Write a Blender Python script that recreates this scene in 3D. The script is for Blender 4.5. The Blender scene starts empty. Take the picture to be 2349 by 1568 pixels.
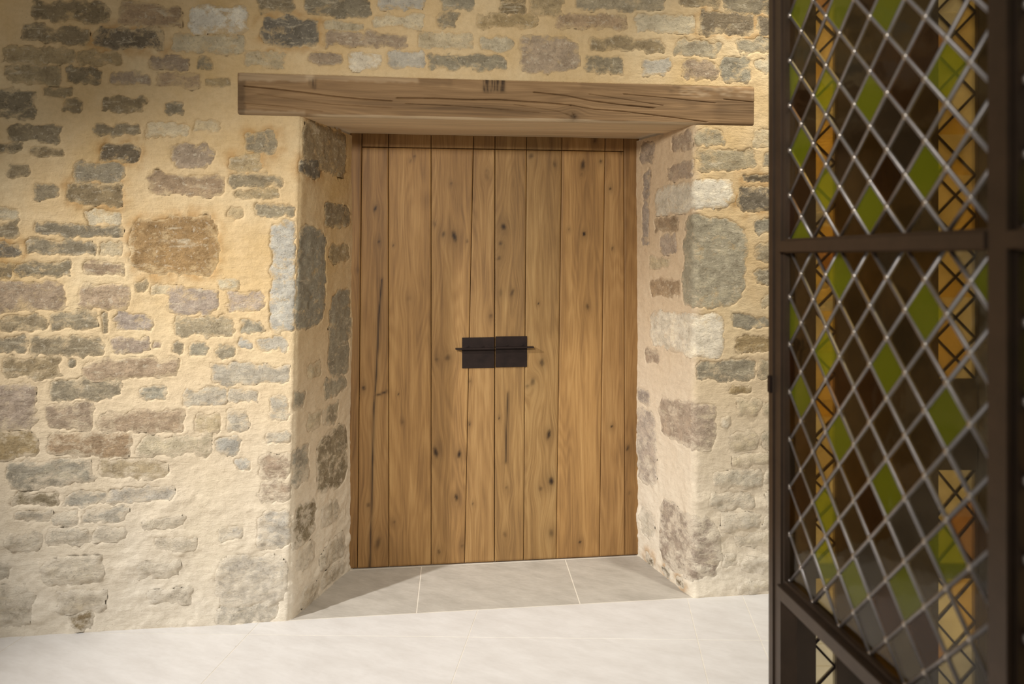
import bpy, math
import numpy as np
from mathutils import Vector

# ------------------------------------------------------------------ camera model (2349 x 1568 frame)
F, CX, HZ, EYE = 1700.0, 1174.5, 590.0, 1.47
K, C0 = 0.1188, 3.1077
TH = math.atan(K); CT, ST = math.cos(TH), math.sin(TH)
CAM = np.array([-C0*ST, -C0*CT, EYE])          # wall front face is the plane y = 0, the wall fills y > 0

def c2w(X, Y):                                  # camera ground coordinates -> world
    return (CAM[0] + X*CT + Y*ST, CAM[1] - X*ST + Y*CT)
def ray(u, v):
    X, Z = (u-CX)/F, -(v-HZ)/F
    return np.array([X*CT + ST, -X*ST + CT, Z])
def onY(u, v, y):
    d = ray(u, v); return CAM + d*((y-CAM[1])/d[1])
def onZ(u, v, z):
    d = ray(u, v); return CAM + d*((z-CAM[2])/d[2])

scene = bpy.context.scene
col = scene.collection
cam = bpy.data.cameras.new('camera'); camo = bpy.data.objects.new('camera', cam); col.objects.link(camo)
camo.location = CAM; camo.rotation_euler = (math.pi/2, 0, -TH)
cam.sensor_width = 36; cam.lens = F/2349*36; cam.shift_y = (HZ-784)/2349
cam.clip_start = 0.05
cam.dof.use_dof = True; cam.dof.focus_distance = 3.35; cam.dof.aperture_fstop = 1.9
scene.camera = camo

world = bpy.data.worlds.new('world'); scene.world = world; world.use_nodes = True
bg = world.node_tree.nodes['Background']
bg.inputs[0].default_value = (1.0, 0.94, 0.84, 1); bg.inputs[1].default_value = 0.30

def spot(name, X, Y, z, aim, power, size, blend, rad, color):
    l = bpy.data.lights.new(name, 'SPOT'); o = bpy.data.objects.new(name, l); col.objects.link(o)
    x, y = c2w(X, Y); o.location = (x, y, z)
    o.rotation_euler = (Vector(aim) - Vector((x, y, z))).to_track_quat('-Z', 'Y').to_euler()
    l.energy = power; l.spot_size = math.radians(size); l.spot_blend = blend
    l.shadow_soft_size = rad; l.color = color
    return o
spot('ceiling_spot_left', -3.09, 1.01, 2.9, (-0.50, -0.12, 0.30), 640, 50, 1.0, 0.05, (1.0, 0.99, 0.975))
spot('ceiling_spot_right', 1.28, 2.61, 3.4, (0.92, -0.30, 0.0), 160, 82, 1.0, 0.05, (1.0, 0.97, 0.88))
spot('added_room_wash', -0.75, -0.25, 2.45, (0.18, 0.0, 1.30), 300, 66, 1.0, 0.20, (1.0, 0.955, 0.87))  # unseen wash spot added behind the viewpoint to even out wall and door

vs = scene.view_settings
vs.view_transform = 'Standard'; vs.look = 'None'; vs.gamma = 1.0; vs.use_curve_mapping = False
vs.exposure = 0.0

# ------------------------------------------------------------------ helpers
rng = np.random.RandomState(7)
PERM = np.concatenate([rng.permutation(256)]*2)
GR = np.stack([np.cos(np.arange(256)*2.399), np.sin(np.arange(256)*2.399)], 1)
def pn(x, y, seed=0):
    x = np.asarray(x, float) + seed*17.37; y = np.asarray(y, float) + seed*9.71
    x, y = np.broadcast_arrays(x, y)
    xi = np.floor(x).astype(int); yi = np.floor(y).astype(int); xf = x-xi; yf = y-yi
    w = lambda t: t*t*t*(t*(t*6-15)+10)
    def g(i, j, a, b):
        h = PERM[(PERM[i & 255] + j) & 255]; return GR[h, 0]*a + GR[h, 1]*b
    u, v = w(xf), w(yf)
    a = g(xi, yi, xf, yf)*(1-u) + g(xi+1, yi, xf-1, yf)*u
    b = g(xi, yi+1, xf, yf-1)*(1-u) + g(xi+1, yi+1, xf-1, yf-1)*u
    return (a*(1-v) + b*v)*1.4
def fbm(x, y, o=3, seed=0):
    s = 0; a = 1.0
    for i in range(o):
        s = s + a*pn(x*2**i, y*2**i, seed+i*3.1); a *= 0.5
    return s
def sstep(a, b, x):
    t = np.clip((x-a)/(b-a), 0, 1); return t*t*(3-2*t)
def lin(c):
    return tuple(((v/255)/12.92 if v/255 <= 0.04045 else ((v/255+0.055)/1.055)**2.4) for v in c) + (1.0,)

def mesh_from(name, verts, faces, mat=None, parent=None, smooth=False, attrs=None, color=None):
    me = bpy.data.meshes.new(name)
    verts = np.asarray(verts, dtype=np.float32)
    if isinstance(faces, np.ndarray):
        n, k = faces.shape
        me.vertices.add(len(verts)); me.vertices.foreach_set('co', verts.ravel())
        me.loops.add(n*k); me.loops.foreach_set('vertex_index', faces.astype(np.int32).ravel())
        me.polygons.add(n); me.polygons.foreach_set('loop_start', np.arange(0, n*k, k, dtype=np.int32))
        me.update(calc_edges=True)
    else:
        me.from_pydata([tuple(map(float, v)) for v in verts], [], faces); me.update()
    if smooth: me.polygons.foreach_set('use_smooth', np.ones(len(me.polygons), dtype=bool))
    for k_, a in (attrs or {}).items():
        at = me.attributes.new(k_, 'FLOAT', 'POINT'); at.data.foreach_set('value', np.asarray(a, np.float32).ravel())
    if mat: me.materials.append(mat)
    o = bpy.data.objects.new(name, me); col.objects.link(o)
    if parent: o.parent = parent
    if color: o.color = color
    return o
def grid_faces(nr, nc, keep=None):
    i = np.arange((nr-1)*nc).reshape(nr-1, nc)[:, :-1].ravel()
    f = np.stack([i, i+1, i+nc+1, i+nc], 1)
    if keep is not None: f = f[keep.ravel()[f].all(1)]
    return f
def empty(name, loc=(0, 0, 0), **props):
    o = bpy.data.objects.new(name, None); col.objects.link(o); o.location = loc; o.empty_display_size = 0.1
    for k, v in props.items(): o[k] = v
    return o
BOXF = [(0, 3, 2, 1), (4, 5, 6, 7), (0, 1, 5, 4), (1, 2, 6, 5), (2, 3, 7, 6), (3, 0, 4, 7)]
def box_vf(o, ax, ay, az):                       # origin + three edge vectors, with small chamfer left to the caller
    o, ax, ay, az = map(np.array, (o, ax, ay, az))
    return [o, o+ax, o+ax+ay, o+ay, o+az, o+ax+az, o+ax+ay+az, o+ay+az]

# ------------------------------------------------------------------ materials
def new_mat(name):
    m = bpy.data.materials.new(name); m.use_nodes = True; nt = m.node_tree
    for n in list(nt.nodes): nt.nodes.remove(n)
    out = nt.nodes.new('ShaderNodeOutputMaterial'); return m, nt, out
class N:
    def __init__(s, nt): s.nt = nt
    def node(s, t, **kw):
        n = s.nt.nodes.new(t)
        for k, v in kw.items(): setattr(n, k, v)
        return n
    def link(s, a, b): s.nt.links.new(a, b)
    def val(s, inp, v):
        if hasattr(v, 'is_linked') or hasattr(v, 'links'): s.link(v, inp)
        else: inp.default_value = v
    def noise(s, vec, scale, detail=4, rough=0.55, dist=0.0):
        n = s.node('ShaderNodeTexNoise'); s.val(n.inputs['Vector'], vec)
        n.inputs['Scale'].default_value = scale; n.inputs['Detail'].default_value = detail
        n.inputs['Roughness'].default_value = rough; n.inputs['Distortion'].default_value = dist
        return n.outputs[0]
    def ramp(s, fac, stops):
        r = s.node('ShaderNodeValToRGB'); s.val(r.inputs[0], fac); cr = r.color_ramp
        while len(cr.elements) < len(stops): cr.elements.new(0.5)
        for e, (p, c) in zip(cr.elements, stops):
            e.position = p; e.color = c if len(c) == 4 else c + (1,)
        return r.outputs[0]
    def bw(s, fac, a, b): return s.ramp(fac, [(a, (0, 0, 0, 1)), (b, (1, 1, 1, 1))])
    def mix(s, f, a, b, mode='MIX'):
        n = s.node('ShaderNodeMix', data_type='RGBA', blend_type=mode)
        s.val(n.inputs[0], f); s.val(n.inputs[6], a); s.val(n.inputs[7], b); return n.outputs[2]
    def math(s, op, a, b=0.0, c=None):
        n = s.node('ShaderNodeMath', operation=op); s.val(n.inputs[0], a); s.val(n.inputs[1], b)
        if c is not None: s.val(n.inputs[2], c)
        return n.outputs[0]
    def attr(s, name): return s.node('ShaderNodeAttribute', attribute_name=name).outputs['Fac']
    def mapping(s, vec, scale=(1, 1, 1), rot=(0, 0, 0), loc=None):
        n = s.node('ShaderNodeMapping'); s.val(n.inputs['Vector'], vec)
        n.inputs['Scale'].default_value = scale; n.inputs['Rotation'].default_value = rot
        if loc is not None: s.val(n.inputs['Location'], loc)
        return n.outputs[0]
    def bump(s, h, strength, dist=0.01, normal=None):
        n = s.node('ShaderNodeBump'); s.val(n.inputs['Height'], h)
        n.inputs['Strength'].default_value = strength; n.inputs['Distance'].default_value = dist
        if normal is not None: s.link(normal, n.inputs['Normal'])
        return n.outputs[0]
    def bsdf(s, colr, rough, normal=None, metal=0.0, spec=0.4):
        n = s.node('ShaderNodeBsdfPrincipled'); s.val(n.inputs['Base Color'], colr); s.val(n.inputs['Roughness'], rough)
        n.inputs['Metallic'].default_value = metal; n.inputs['Specular IOR Level'].default_value = spec
        if normal is not None: s.link(normal, n.inputs['Normal'])
        return n.outputs[0]

def mortar_color(n, pos):
    a = n.noise(pos, 2.2, 5, 0.6)
    c = n.ramp(a, [(0.30, lin((206, 174, 122))), (0.5, lin((216, 188, 144))), (0.72, lin((226, 204, 165)))])
    zz = n.node('ShaderNodeSeparateXYZ'); n.link(pos, zz.inputs[0])
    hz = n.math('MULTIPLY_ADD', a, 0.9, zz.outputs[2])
    low = n.bw(hz, 0.25, 1.0)                      # limewashed lowest courses, whitened further to stand in for the lamplight there
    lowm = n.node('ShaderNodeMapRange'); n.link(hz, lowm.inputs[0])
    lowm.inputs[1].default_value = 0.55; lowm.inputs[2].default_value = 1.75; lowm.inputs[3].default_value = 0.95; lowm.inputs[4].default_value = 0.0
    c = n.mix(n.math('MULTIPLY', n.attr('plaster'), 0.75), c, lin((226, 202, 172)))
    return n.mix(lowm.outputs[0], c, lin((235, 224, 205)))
def mat_mortar():
    m, nt, out = new_mat('lime_mortar'); n = N(nt)
    pos = n.node('ShaderNodeNewGeometry').outputs['Position']
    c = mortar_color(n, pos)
    c = n.mix(n.math('MULTIPLY', n.attr('stain'), 0.75), c, lin((176, 132, 76)))
    f = n.noise(pos, 45, 6, 0.7)
    c = n.mix(0.35, c, n.ramp(f, [(0.25, (0.62, 0.6, 0.56, 1)), (0.6, (1, 1, 1, 1))]), 'MULTIPLY')
    pit = n.bw(n.noise(pos, 130, 2, 0.5), 0.70, 0.78)
    c = n.mix(n.math('MULTIPLY', pit, 0.35), c, lin((120, 96, 66)))
    br = n.noise(n.mapping(pos, (18, 18, 75), (0, 0.45, 0)), 1.0, 5, 0.65, 0.6)
    b1 = n.bump(br, 0.36, 0.010)
    b2 = n.bump(f, 0.6, 0.006, b1)
    b3 = n.bump(n.noise(pos, 260, 3, 0.7), 0.5, 0.0025, b2)
    n.link(n.bsdf(c, 0.92, b3, spec=0.15), out.inputs[0]); return m
def mat_stone():
    m, nt, out = new_mat('wall_stone'); n = N(nt)
    pos = n.node('ShaderNodeNewGeometry').outputs['Position']
    oi = n.node('ShaderNodeObjectInfo')
    off = n.node('ShaderNodeVectorMath', operation='ADD'); n.link(pos, off.inputs[0])
    sc = n.node('ShaderNodeVectorMath', operation='SCALE'); sc.inputs[0].default_value = (31, 17, 23); n.link(oi.outputs['Random'], sc.inputs['Scale'])
    n.link(sc.outputs[0], off.inputs[1]); p = off.outputs[0]
    big = n.noise(p, 16, 5, 0.65, 0.4)
    c = n.mix(0.85, oi.outputs['Color'], n.ramp(big, [(0.28, (0.60, 0.58, 0.55, 1)), (0.5, (0.92, 0.92, 0.92, 1)), (0.70, (1.22, 1.2, 1.14, 1))]), 'MULTIPLY')
    spk = n.bw(n.noise(p, 95, 4, 0.65), 0.55, 0.66)
    c = n.mix(n.math('MULTIPLY', spk, 0.45), c, n.mix(1.0, c, (0.42, 0.38, 0.34, 1), 'MULTIPLY'))
    vein = n.bw(n.noise(n.mapping(p, (9, 9, 30)), 1.0, 6, 0.7, 0.5), 0.57, 0.68)
    c = n.mix(n.math('MULTIPLY', vein, 0.6), c, lin((226, 210, 180)))
    fleck = n.bw(n.noise(p, 58, 4, 0.7, 0.4), 0.57, 0.68)
    c = n.mix(n.math('MULTIPLY', fleck, 0.5), c, lin((230, 216, 190)))
    sm = n.noise(n.mapping(p, (1, 1, 1.3)), 26, 6, 0.72, 0.5)
    zz = n.node('ShaderNodeSeparateXYZ'); n.link(pos, zz.inputs[0])
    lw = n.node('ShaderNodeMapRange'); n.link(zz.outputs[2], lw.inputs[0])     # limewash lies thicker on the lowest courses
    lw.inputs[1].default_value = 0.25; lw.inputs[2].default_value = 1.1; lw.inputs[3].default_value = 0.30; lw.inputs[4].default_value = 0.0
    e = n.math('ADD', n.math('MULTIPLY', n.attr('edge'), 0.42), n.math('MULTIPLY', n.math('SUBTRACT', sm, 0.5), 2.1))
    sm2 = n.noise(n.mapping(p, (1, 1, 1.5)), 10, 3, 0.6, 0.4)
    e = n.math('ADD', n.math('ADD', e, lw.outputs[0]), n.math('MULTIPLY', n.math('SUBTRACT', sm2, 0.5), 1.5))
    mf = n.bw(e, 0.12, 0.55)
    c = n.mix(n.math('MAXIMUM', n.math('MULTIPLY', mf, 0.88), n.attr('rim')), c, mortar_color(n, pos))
    h = n.noise(n.mapping(p, (1, 1, 1.8)), 30, 7, 0.72, 0.3)
    b1 = n.bump(h, 0.9, 0.012)
    b2 = n.bump(n.noise(p, 170, 3, 0.7), 0.6, 0.003, b1)
    n.link(n.bsdf(c, 0.9, b2, spec=0.18), out.inputs[0]); return m
def mat_wood(name, dark, mid, light, rough=0.55):
    m, nt, out = new_mat(name); n = N(nt)
    oi = n.node('ShaderNodeObjectInfo')
    cv = n.node('ShaderNodeCombineXYZ'); n.link(n.attr('gx'), cv.inputs[0]); n.link(n.attr('gl'), cv.inputs[2])
    n.link(n.math('MULTIPLY', oi.outputs['Random'], 37.0), cv.inputs[1]); v = cv.outputs[0]
    broad = n.noise(n.mapping(v, (14, 1, 1.1)), 1.0, 4, 0.6, 0.5)
    fine = n.noise(n.mapping(v, (260, 1, 7)), 1.0, 4, 0.65, 0.2)
    med = n.noise(n.mapping(v, (70, 1, 2.2)), 1.0, 5, 0.6, 0.4)
    ringn = n.noise(n.mapping(v, (7, 1, 0.75)), 1.0, 2, 0.5, 0.2)
    ring = n.math('MULTIPLY_ADD', n.math('SINE', n.math('MULTIPLY', ringn, 120.0)), 0.5, 0.5)
    t = n.math('ADD', n.math('MULTIPLY', broad, 0.62), n.math('ADD', n.math('MULTIPLY', med, 0.30), n.math('MULTIPLY', ring, 0.07)))
    c = n.ramp(t, [(0.32, dark), (0.50, mid), (0.68, light)])
    c = n.mix(0.6, c, n.ramp(fine, [(0.34, (0.74, 0.71, 0.68, 1)), (0.55, (1.02, 1.02, 1.02, 1))]), 'MULTIPLY')
    c = n.mix(1.0, c, oi.outputs['Color'], 'MULTIPLY')
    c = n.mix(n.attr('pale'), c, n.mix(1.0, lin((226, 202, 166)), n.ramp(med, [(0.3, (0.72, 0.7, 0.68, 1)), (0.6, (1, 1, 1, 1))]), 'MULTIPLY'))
    k = n.math('MULTIPLY', n.attr('knot'), n.math('MULTIPLY_ADD', med, 0.9, 0.55))
    kc = n.node('ShaderNodeClamp'); n.link(k, kc.inputs[0])
    c = n.mix(kc.outputs[0], c, lin((42, 28, 18)))
    b = n.bump(n.math('ADD', fine, n.math('MULTIPLY', med, 0.8)), 0.30, 0.002)
    n.link(n.bsdf(c, rough, b, spec=0.3), out.inputs[0]); return m
def mat_slab(name, a, b, mott=0.5):
    m, nt, out = new_mat(name); n = N(nt)
    pos = n.node('ShaderNodeNewGeometry').outputs['Position']
    oi = n.node('ShaderNodeObjectInfo')
    v = n.mapping(pos, (1, 1, 1), (0, 0, 0.5))
    t = n.noise(n.mapping(v, (2, 5, 1)), 2.5, 6, 0.62, 0.3)
    c = n.ramp(t, [(0.3, a), (0.62, b)])
    c = n.mix(mott, c, n.ramp(n.noise(n.mapping(v, (1, 3, 1)), 26, 5, 0.7), [(0.3, (0.86, 0.85, 0.83, 1)), (0.6, (1, 1, 1, 1))]), 'MULTIPLY')
    sp = n.bw(n.noise(pos, 60, 1, 0.5), 0.80, 0.84)
    c = n.mix(n.math('MULTIPLY', sp, 0.5), c, lin((120, 105, 85)))
    c = n.mix(1.0, c, oi.outputs['Color'], 'MULTIPLY')
    bp = n.bump(n.noise(pos, 120, 4, 0.7), 0.12, 0.002)
    n.link(n.bsdf(c, 0.62, bp, spec=0.3), out.inputs[0]); return m
def mat_metal(name, colr, rough, metal, var=0.4, sc=30):
    m, nt, out = new_mat(name); n = N(nt)
    pos = n.node('ShaderNodeNewGeometry').outputs['Position']
    t = n.noise(pos, sc, 5, 0.6)
    c = n.mix(var, colr, n.ramp(t, [(0.3, (0.5, 0.45, 0.42, 1)), (0.7, (1.25, 1.1, 1.0, 1))]), 'MULTIPLY')
    n.link(n.bsdf(c, rough, n.bump(n.noise(pos, sc*6, 3), 0.12, 0.001), metal, 0.4), out.inputs[0]); return m
def mat_glass(name, tint, body=None, bodyf=0.0, refl=1.0, sat=1.0):
    m, nt, out = new_mat(name); n = N(nt)
    pos = n.node('ShaderNodeNewGeometry').outputs['Position']
    var = n.ramp(n.noise(pos, 9, 3, 0.5), [(0.3, (0.72, 0.72, 0.72, 1)), (0.7, (1, 1, 1, 1))])
    tr = n.node('ShaderNodeBsdfTransparent'); gm = n.node('ShaderNodeGamma'); n.link(n.mix(1.0, tint, var, 'MULTIPLY'), gm.inputs[0]); gm.inputs[1].default_value = 0.5; n.link(gm.outputs[0], tr.inputs[0]); sh = tr.outputs[0]
    if body:
        tl = n.node('ShaderNodeBsdfTranslucent'); tl.inputs[0].default_value = body
        df = n.node('ShaderNodeBsdfDiffuse'); df.inputs[0].default_value = body
        ad = n.node('ShaderNodeMixShader'); ad.inputs[0].default_value = 0.5; n.link(tl.outputs[0], ad.inputs[1]); n.link(df.outputs[0], ad.inputs[2])
        mx = n.node('ShaderNodeMixShader'); mx.inputs[0].default_value = bodyf
        n.link(sh, mx.inputs[1]); n.link(ad.outputs[0], mx.inputs[2]); sh = mx.outputs[0]
    bp = n.bump(n.noise(pos, 14, 2, 0.5), 0.25, 0.004)
    lw = n.node('ShaderNodeLayerWeight'); lw.inputs[0].default_value = 0.5
    fr = n.math('MULTIPLY_ADD', n.math('POWER', lw.outputs['Facing'], 5.0), 0.8*refl, 0.03)
    gl = n.node('ShaderNodeBsdfGlossy'); gl.inputs['Roughness'].default_value = 0.06; n.link(bp, gl.inputs['Normal'])
    mx = n.node('ShaderNodeMixShader'); n.link(fr, mx.inputs[0]); n.link(sh, mx.inputs[1]); n.link(gl.outputs[0], mx.inputs[2])
    n.link(mx.outputs[0], out.inputs[0]); return m

M_MORTAR, M_STONE = mat_mortar(), mat_stone()
M_OAK = mat_wood('door_oak', lin((130, 98, 62)), lin((166, 128, 80)), lin((190, 152, 100)))
M_BEAM = mat_wood('beam_oak', lin((104, 80, 54)), lin((140, 110, 76)), lin((164, 132, 94)), 0.75)
M_SLAB = mat_slab('limestone_floor', lin((211, 206, 201)), lin((222, 218, 214)), 0.35)
M_SILL = mat_slab('limestone_sill', lin((176, 169, 158)), lin((196, 189, 178)), 0.8)
M_JOINT = mat_slab('floor_joint', lin((220, 212, 198)), lin((234, 226, 212)), 0.2)
M_BRONZE = mat_metal('bronze_frame', lin((82, 70, 60)), 0.40, 0.55, 0.4, 12)
M_DARK = mat_metal('dark_panel', lin((70, 60, 50)), 0.5, 0.2, 0.5, 5)
M_IRON = mat_metal('patinated_iron', lin((50, 40, 37)), 0.45, 0.5, 0.6, 22)
M_LEAD = mat_metal('lead_came', lin((156, 154, 156)), 0.42, 0.8, 0.3, 60)
M_SOLDER = mat_metal('solder', lin((190, 184, 178)), 0.3, 0.8, 0.3, 60)
PANES = [mat_glass(k, lin(c)) for k, c in (('straw_pane', (234, 214, 160)), ('tan_pane', (218, 188, 118)), ('amber_pane', (230, 186, 92)),
         ('brown_pane', (190, 142, 88)), ('smoke_pane', (196, 186, 160)))]
M_GREEN = mat_glass('green_glass', lin((232, 220, 46)), lin((146, 156, 42)), 0.42)
AMB = {k: mat_glass(k+'_glass', lin(c), lin(c), 0.30, 0.5) for k, c in
       {'cream': (255, 246, 214), 'straw': (252, 228, 140), 'yellow': (250, 215, 70), 'amber': (244, 184, 84), 'orange': (222, 130, 60)}.items()}

# ------------------------------------------------------------------ the opening
P = lambda a: (a[0], a[2])
YD = float(onZ(1134, 1290, 0)[1])
def linef(p, q):                                 # x as a linear function of z
    (x0, z0), (x1, z1) = P(p), P(q); k = (x1-x0)/(z1-z0)
    return lambda z: x0 + k*(np.asarray(z)-z0)
xfL = linef(onY(694, 272, 0), onY(664, 1420, 0)); xbL = linef(onY(808, 310, YD), onY(803, 1303, YD))
xfR = linef(onY(1592, 295, 0), onY(1590, 1367, 0)); xbR = linef(onY(1460, 318, YD), onY(1463, 1274, YD))
ZL = float(onY(1135, 276, 0)[2])                 # lintel underside
ZT = float(onY(1135, 184, 0)[2])                 # lintel top
XLl, XLr = float(onY(546, 215, 0)[0]), float(onY(1728, 245, 0)[0])
RL, RR = float(xfL(ZL)), float(xfR(ZL))
L0 = float(np.hypot(xbL(1.0)-xfL(1.0), YD)); R0 = float(np.hypot(xbR(1.0)-xfR(1.0), YD))

def place(side, p, z, h):
    """wall coordinate p (x on the front face, running on round the corner into the reveal), height z, relief h"""
    p, z, h = np.broadcast_arrays(*map(lambda a: np.asarray(a, float), (p, z, h)))
    if side == 'T': return np.stack([p, -h, z], -1)
    zc = np.minimum(z, ZL)
    sg = 1.0 if side == 'L' else -1.0
    ref, xf, xb, D0 = (RL, xfL, xbL, L0) if side == 'L' else (RR, xfR, xbR, R0)
    s = (p-ref)*sg                               # s < 0 front, s > 0 reveal
    fx = xf(zc); bx = xb(zc)
    sh = (fx-ref)*np.clip(1+s/0.5, 0, 1)
    front = np.stack([p+sh, 0*p, z], -1)
    t = np.clip(s, 0, None)/D0
    rev = np.stack([fx+(bx-fx)*t, YD*t, z], -1)
    base = np.where((s < 0)[..., None], front, rev)
    d = np.stack([bx-fx, YD+0*fx], -1); d /= np.linalg.norm(d, axis=-1, keepdims=True)
    nr = np.stack([d[..., 1]*sg, -d[..., 0]*sg], -1)      # reveal outward normal
    w = sstep(-0.03, 0.03, s)[..., None]
    nx = np.array([0., -1.])*(1-w) + nr*w; nx /= np.linalg.norm(nx, axis=-1, keepdims=True)
    hh = h - 0.009*np.clip(1-np.abs(s)/0.022, 0, 1)**2
    out = base.copy(); out[..., :2] += nx*hh[..., None]
    return out

def pix2p(u, v):
    """pixel -> (side, p, z) on the wall surface, front or reveal"""
    a = onY(u, v, 0)
    if a[2] > ZL: return 'T', float(a[0]), float(a[2])
    if u < CX:
        if a[0] <= xfL(a[2]):
            x = a[0]; sh = lambda p: p+(xfL(a[2])-RL)*np.clip(1+(p-RL)/0.5, 0, 1)
            p = x
            for _ in range(12): p += x-sh(p)
            return 'L', float(p), float(a[2])
    else:
        if a[0] >= xfR(a[2]):
            return 'R', float(a[0]-(xfR(a[2])-RR)), float(a[2])
    xf, xb, D0, sg, ref = (xfL, xbL, L0, 1, RL) if u < CX else (xfR, xbR, R0, -1, RR)
    lo, hi = 0.0, 1.0
    for _ in range(30):
        m = (lo+hi)/2; q = onY(u, v, YD*m)
        xs = xf(q[2])+(xb(q[2])-xf(q[2]))*m
        if (q[0]-xs)*sg > 0: lo = m
        else: hi = m
    q = onY(u, v, YD*lo)
    return ('L' if u < CX else 'R'), float(ref+sg*lo*D0), float(q[2])

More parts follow.
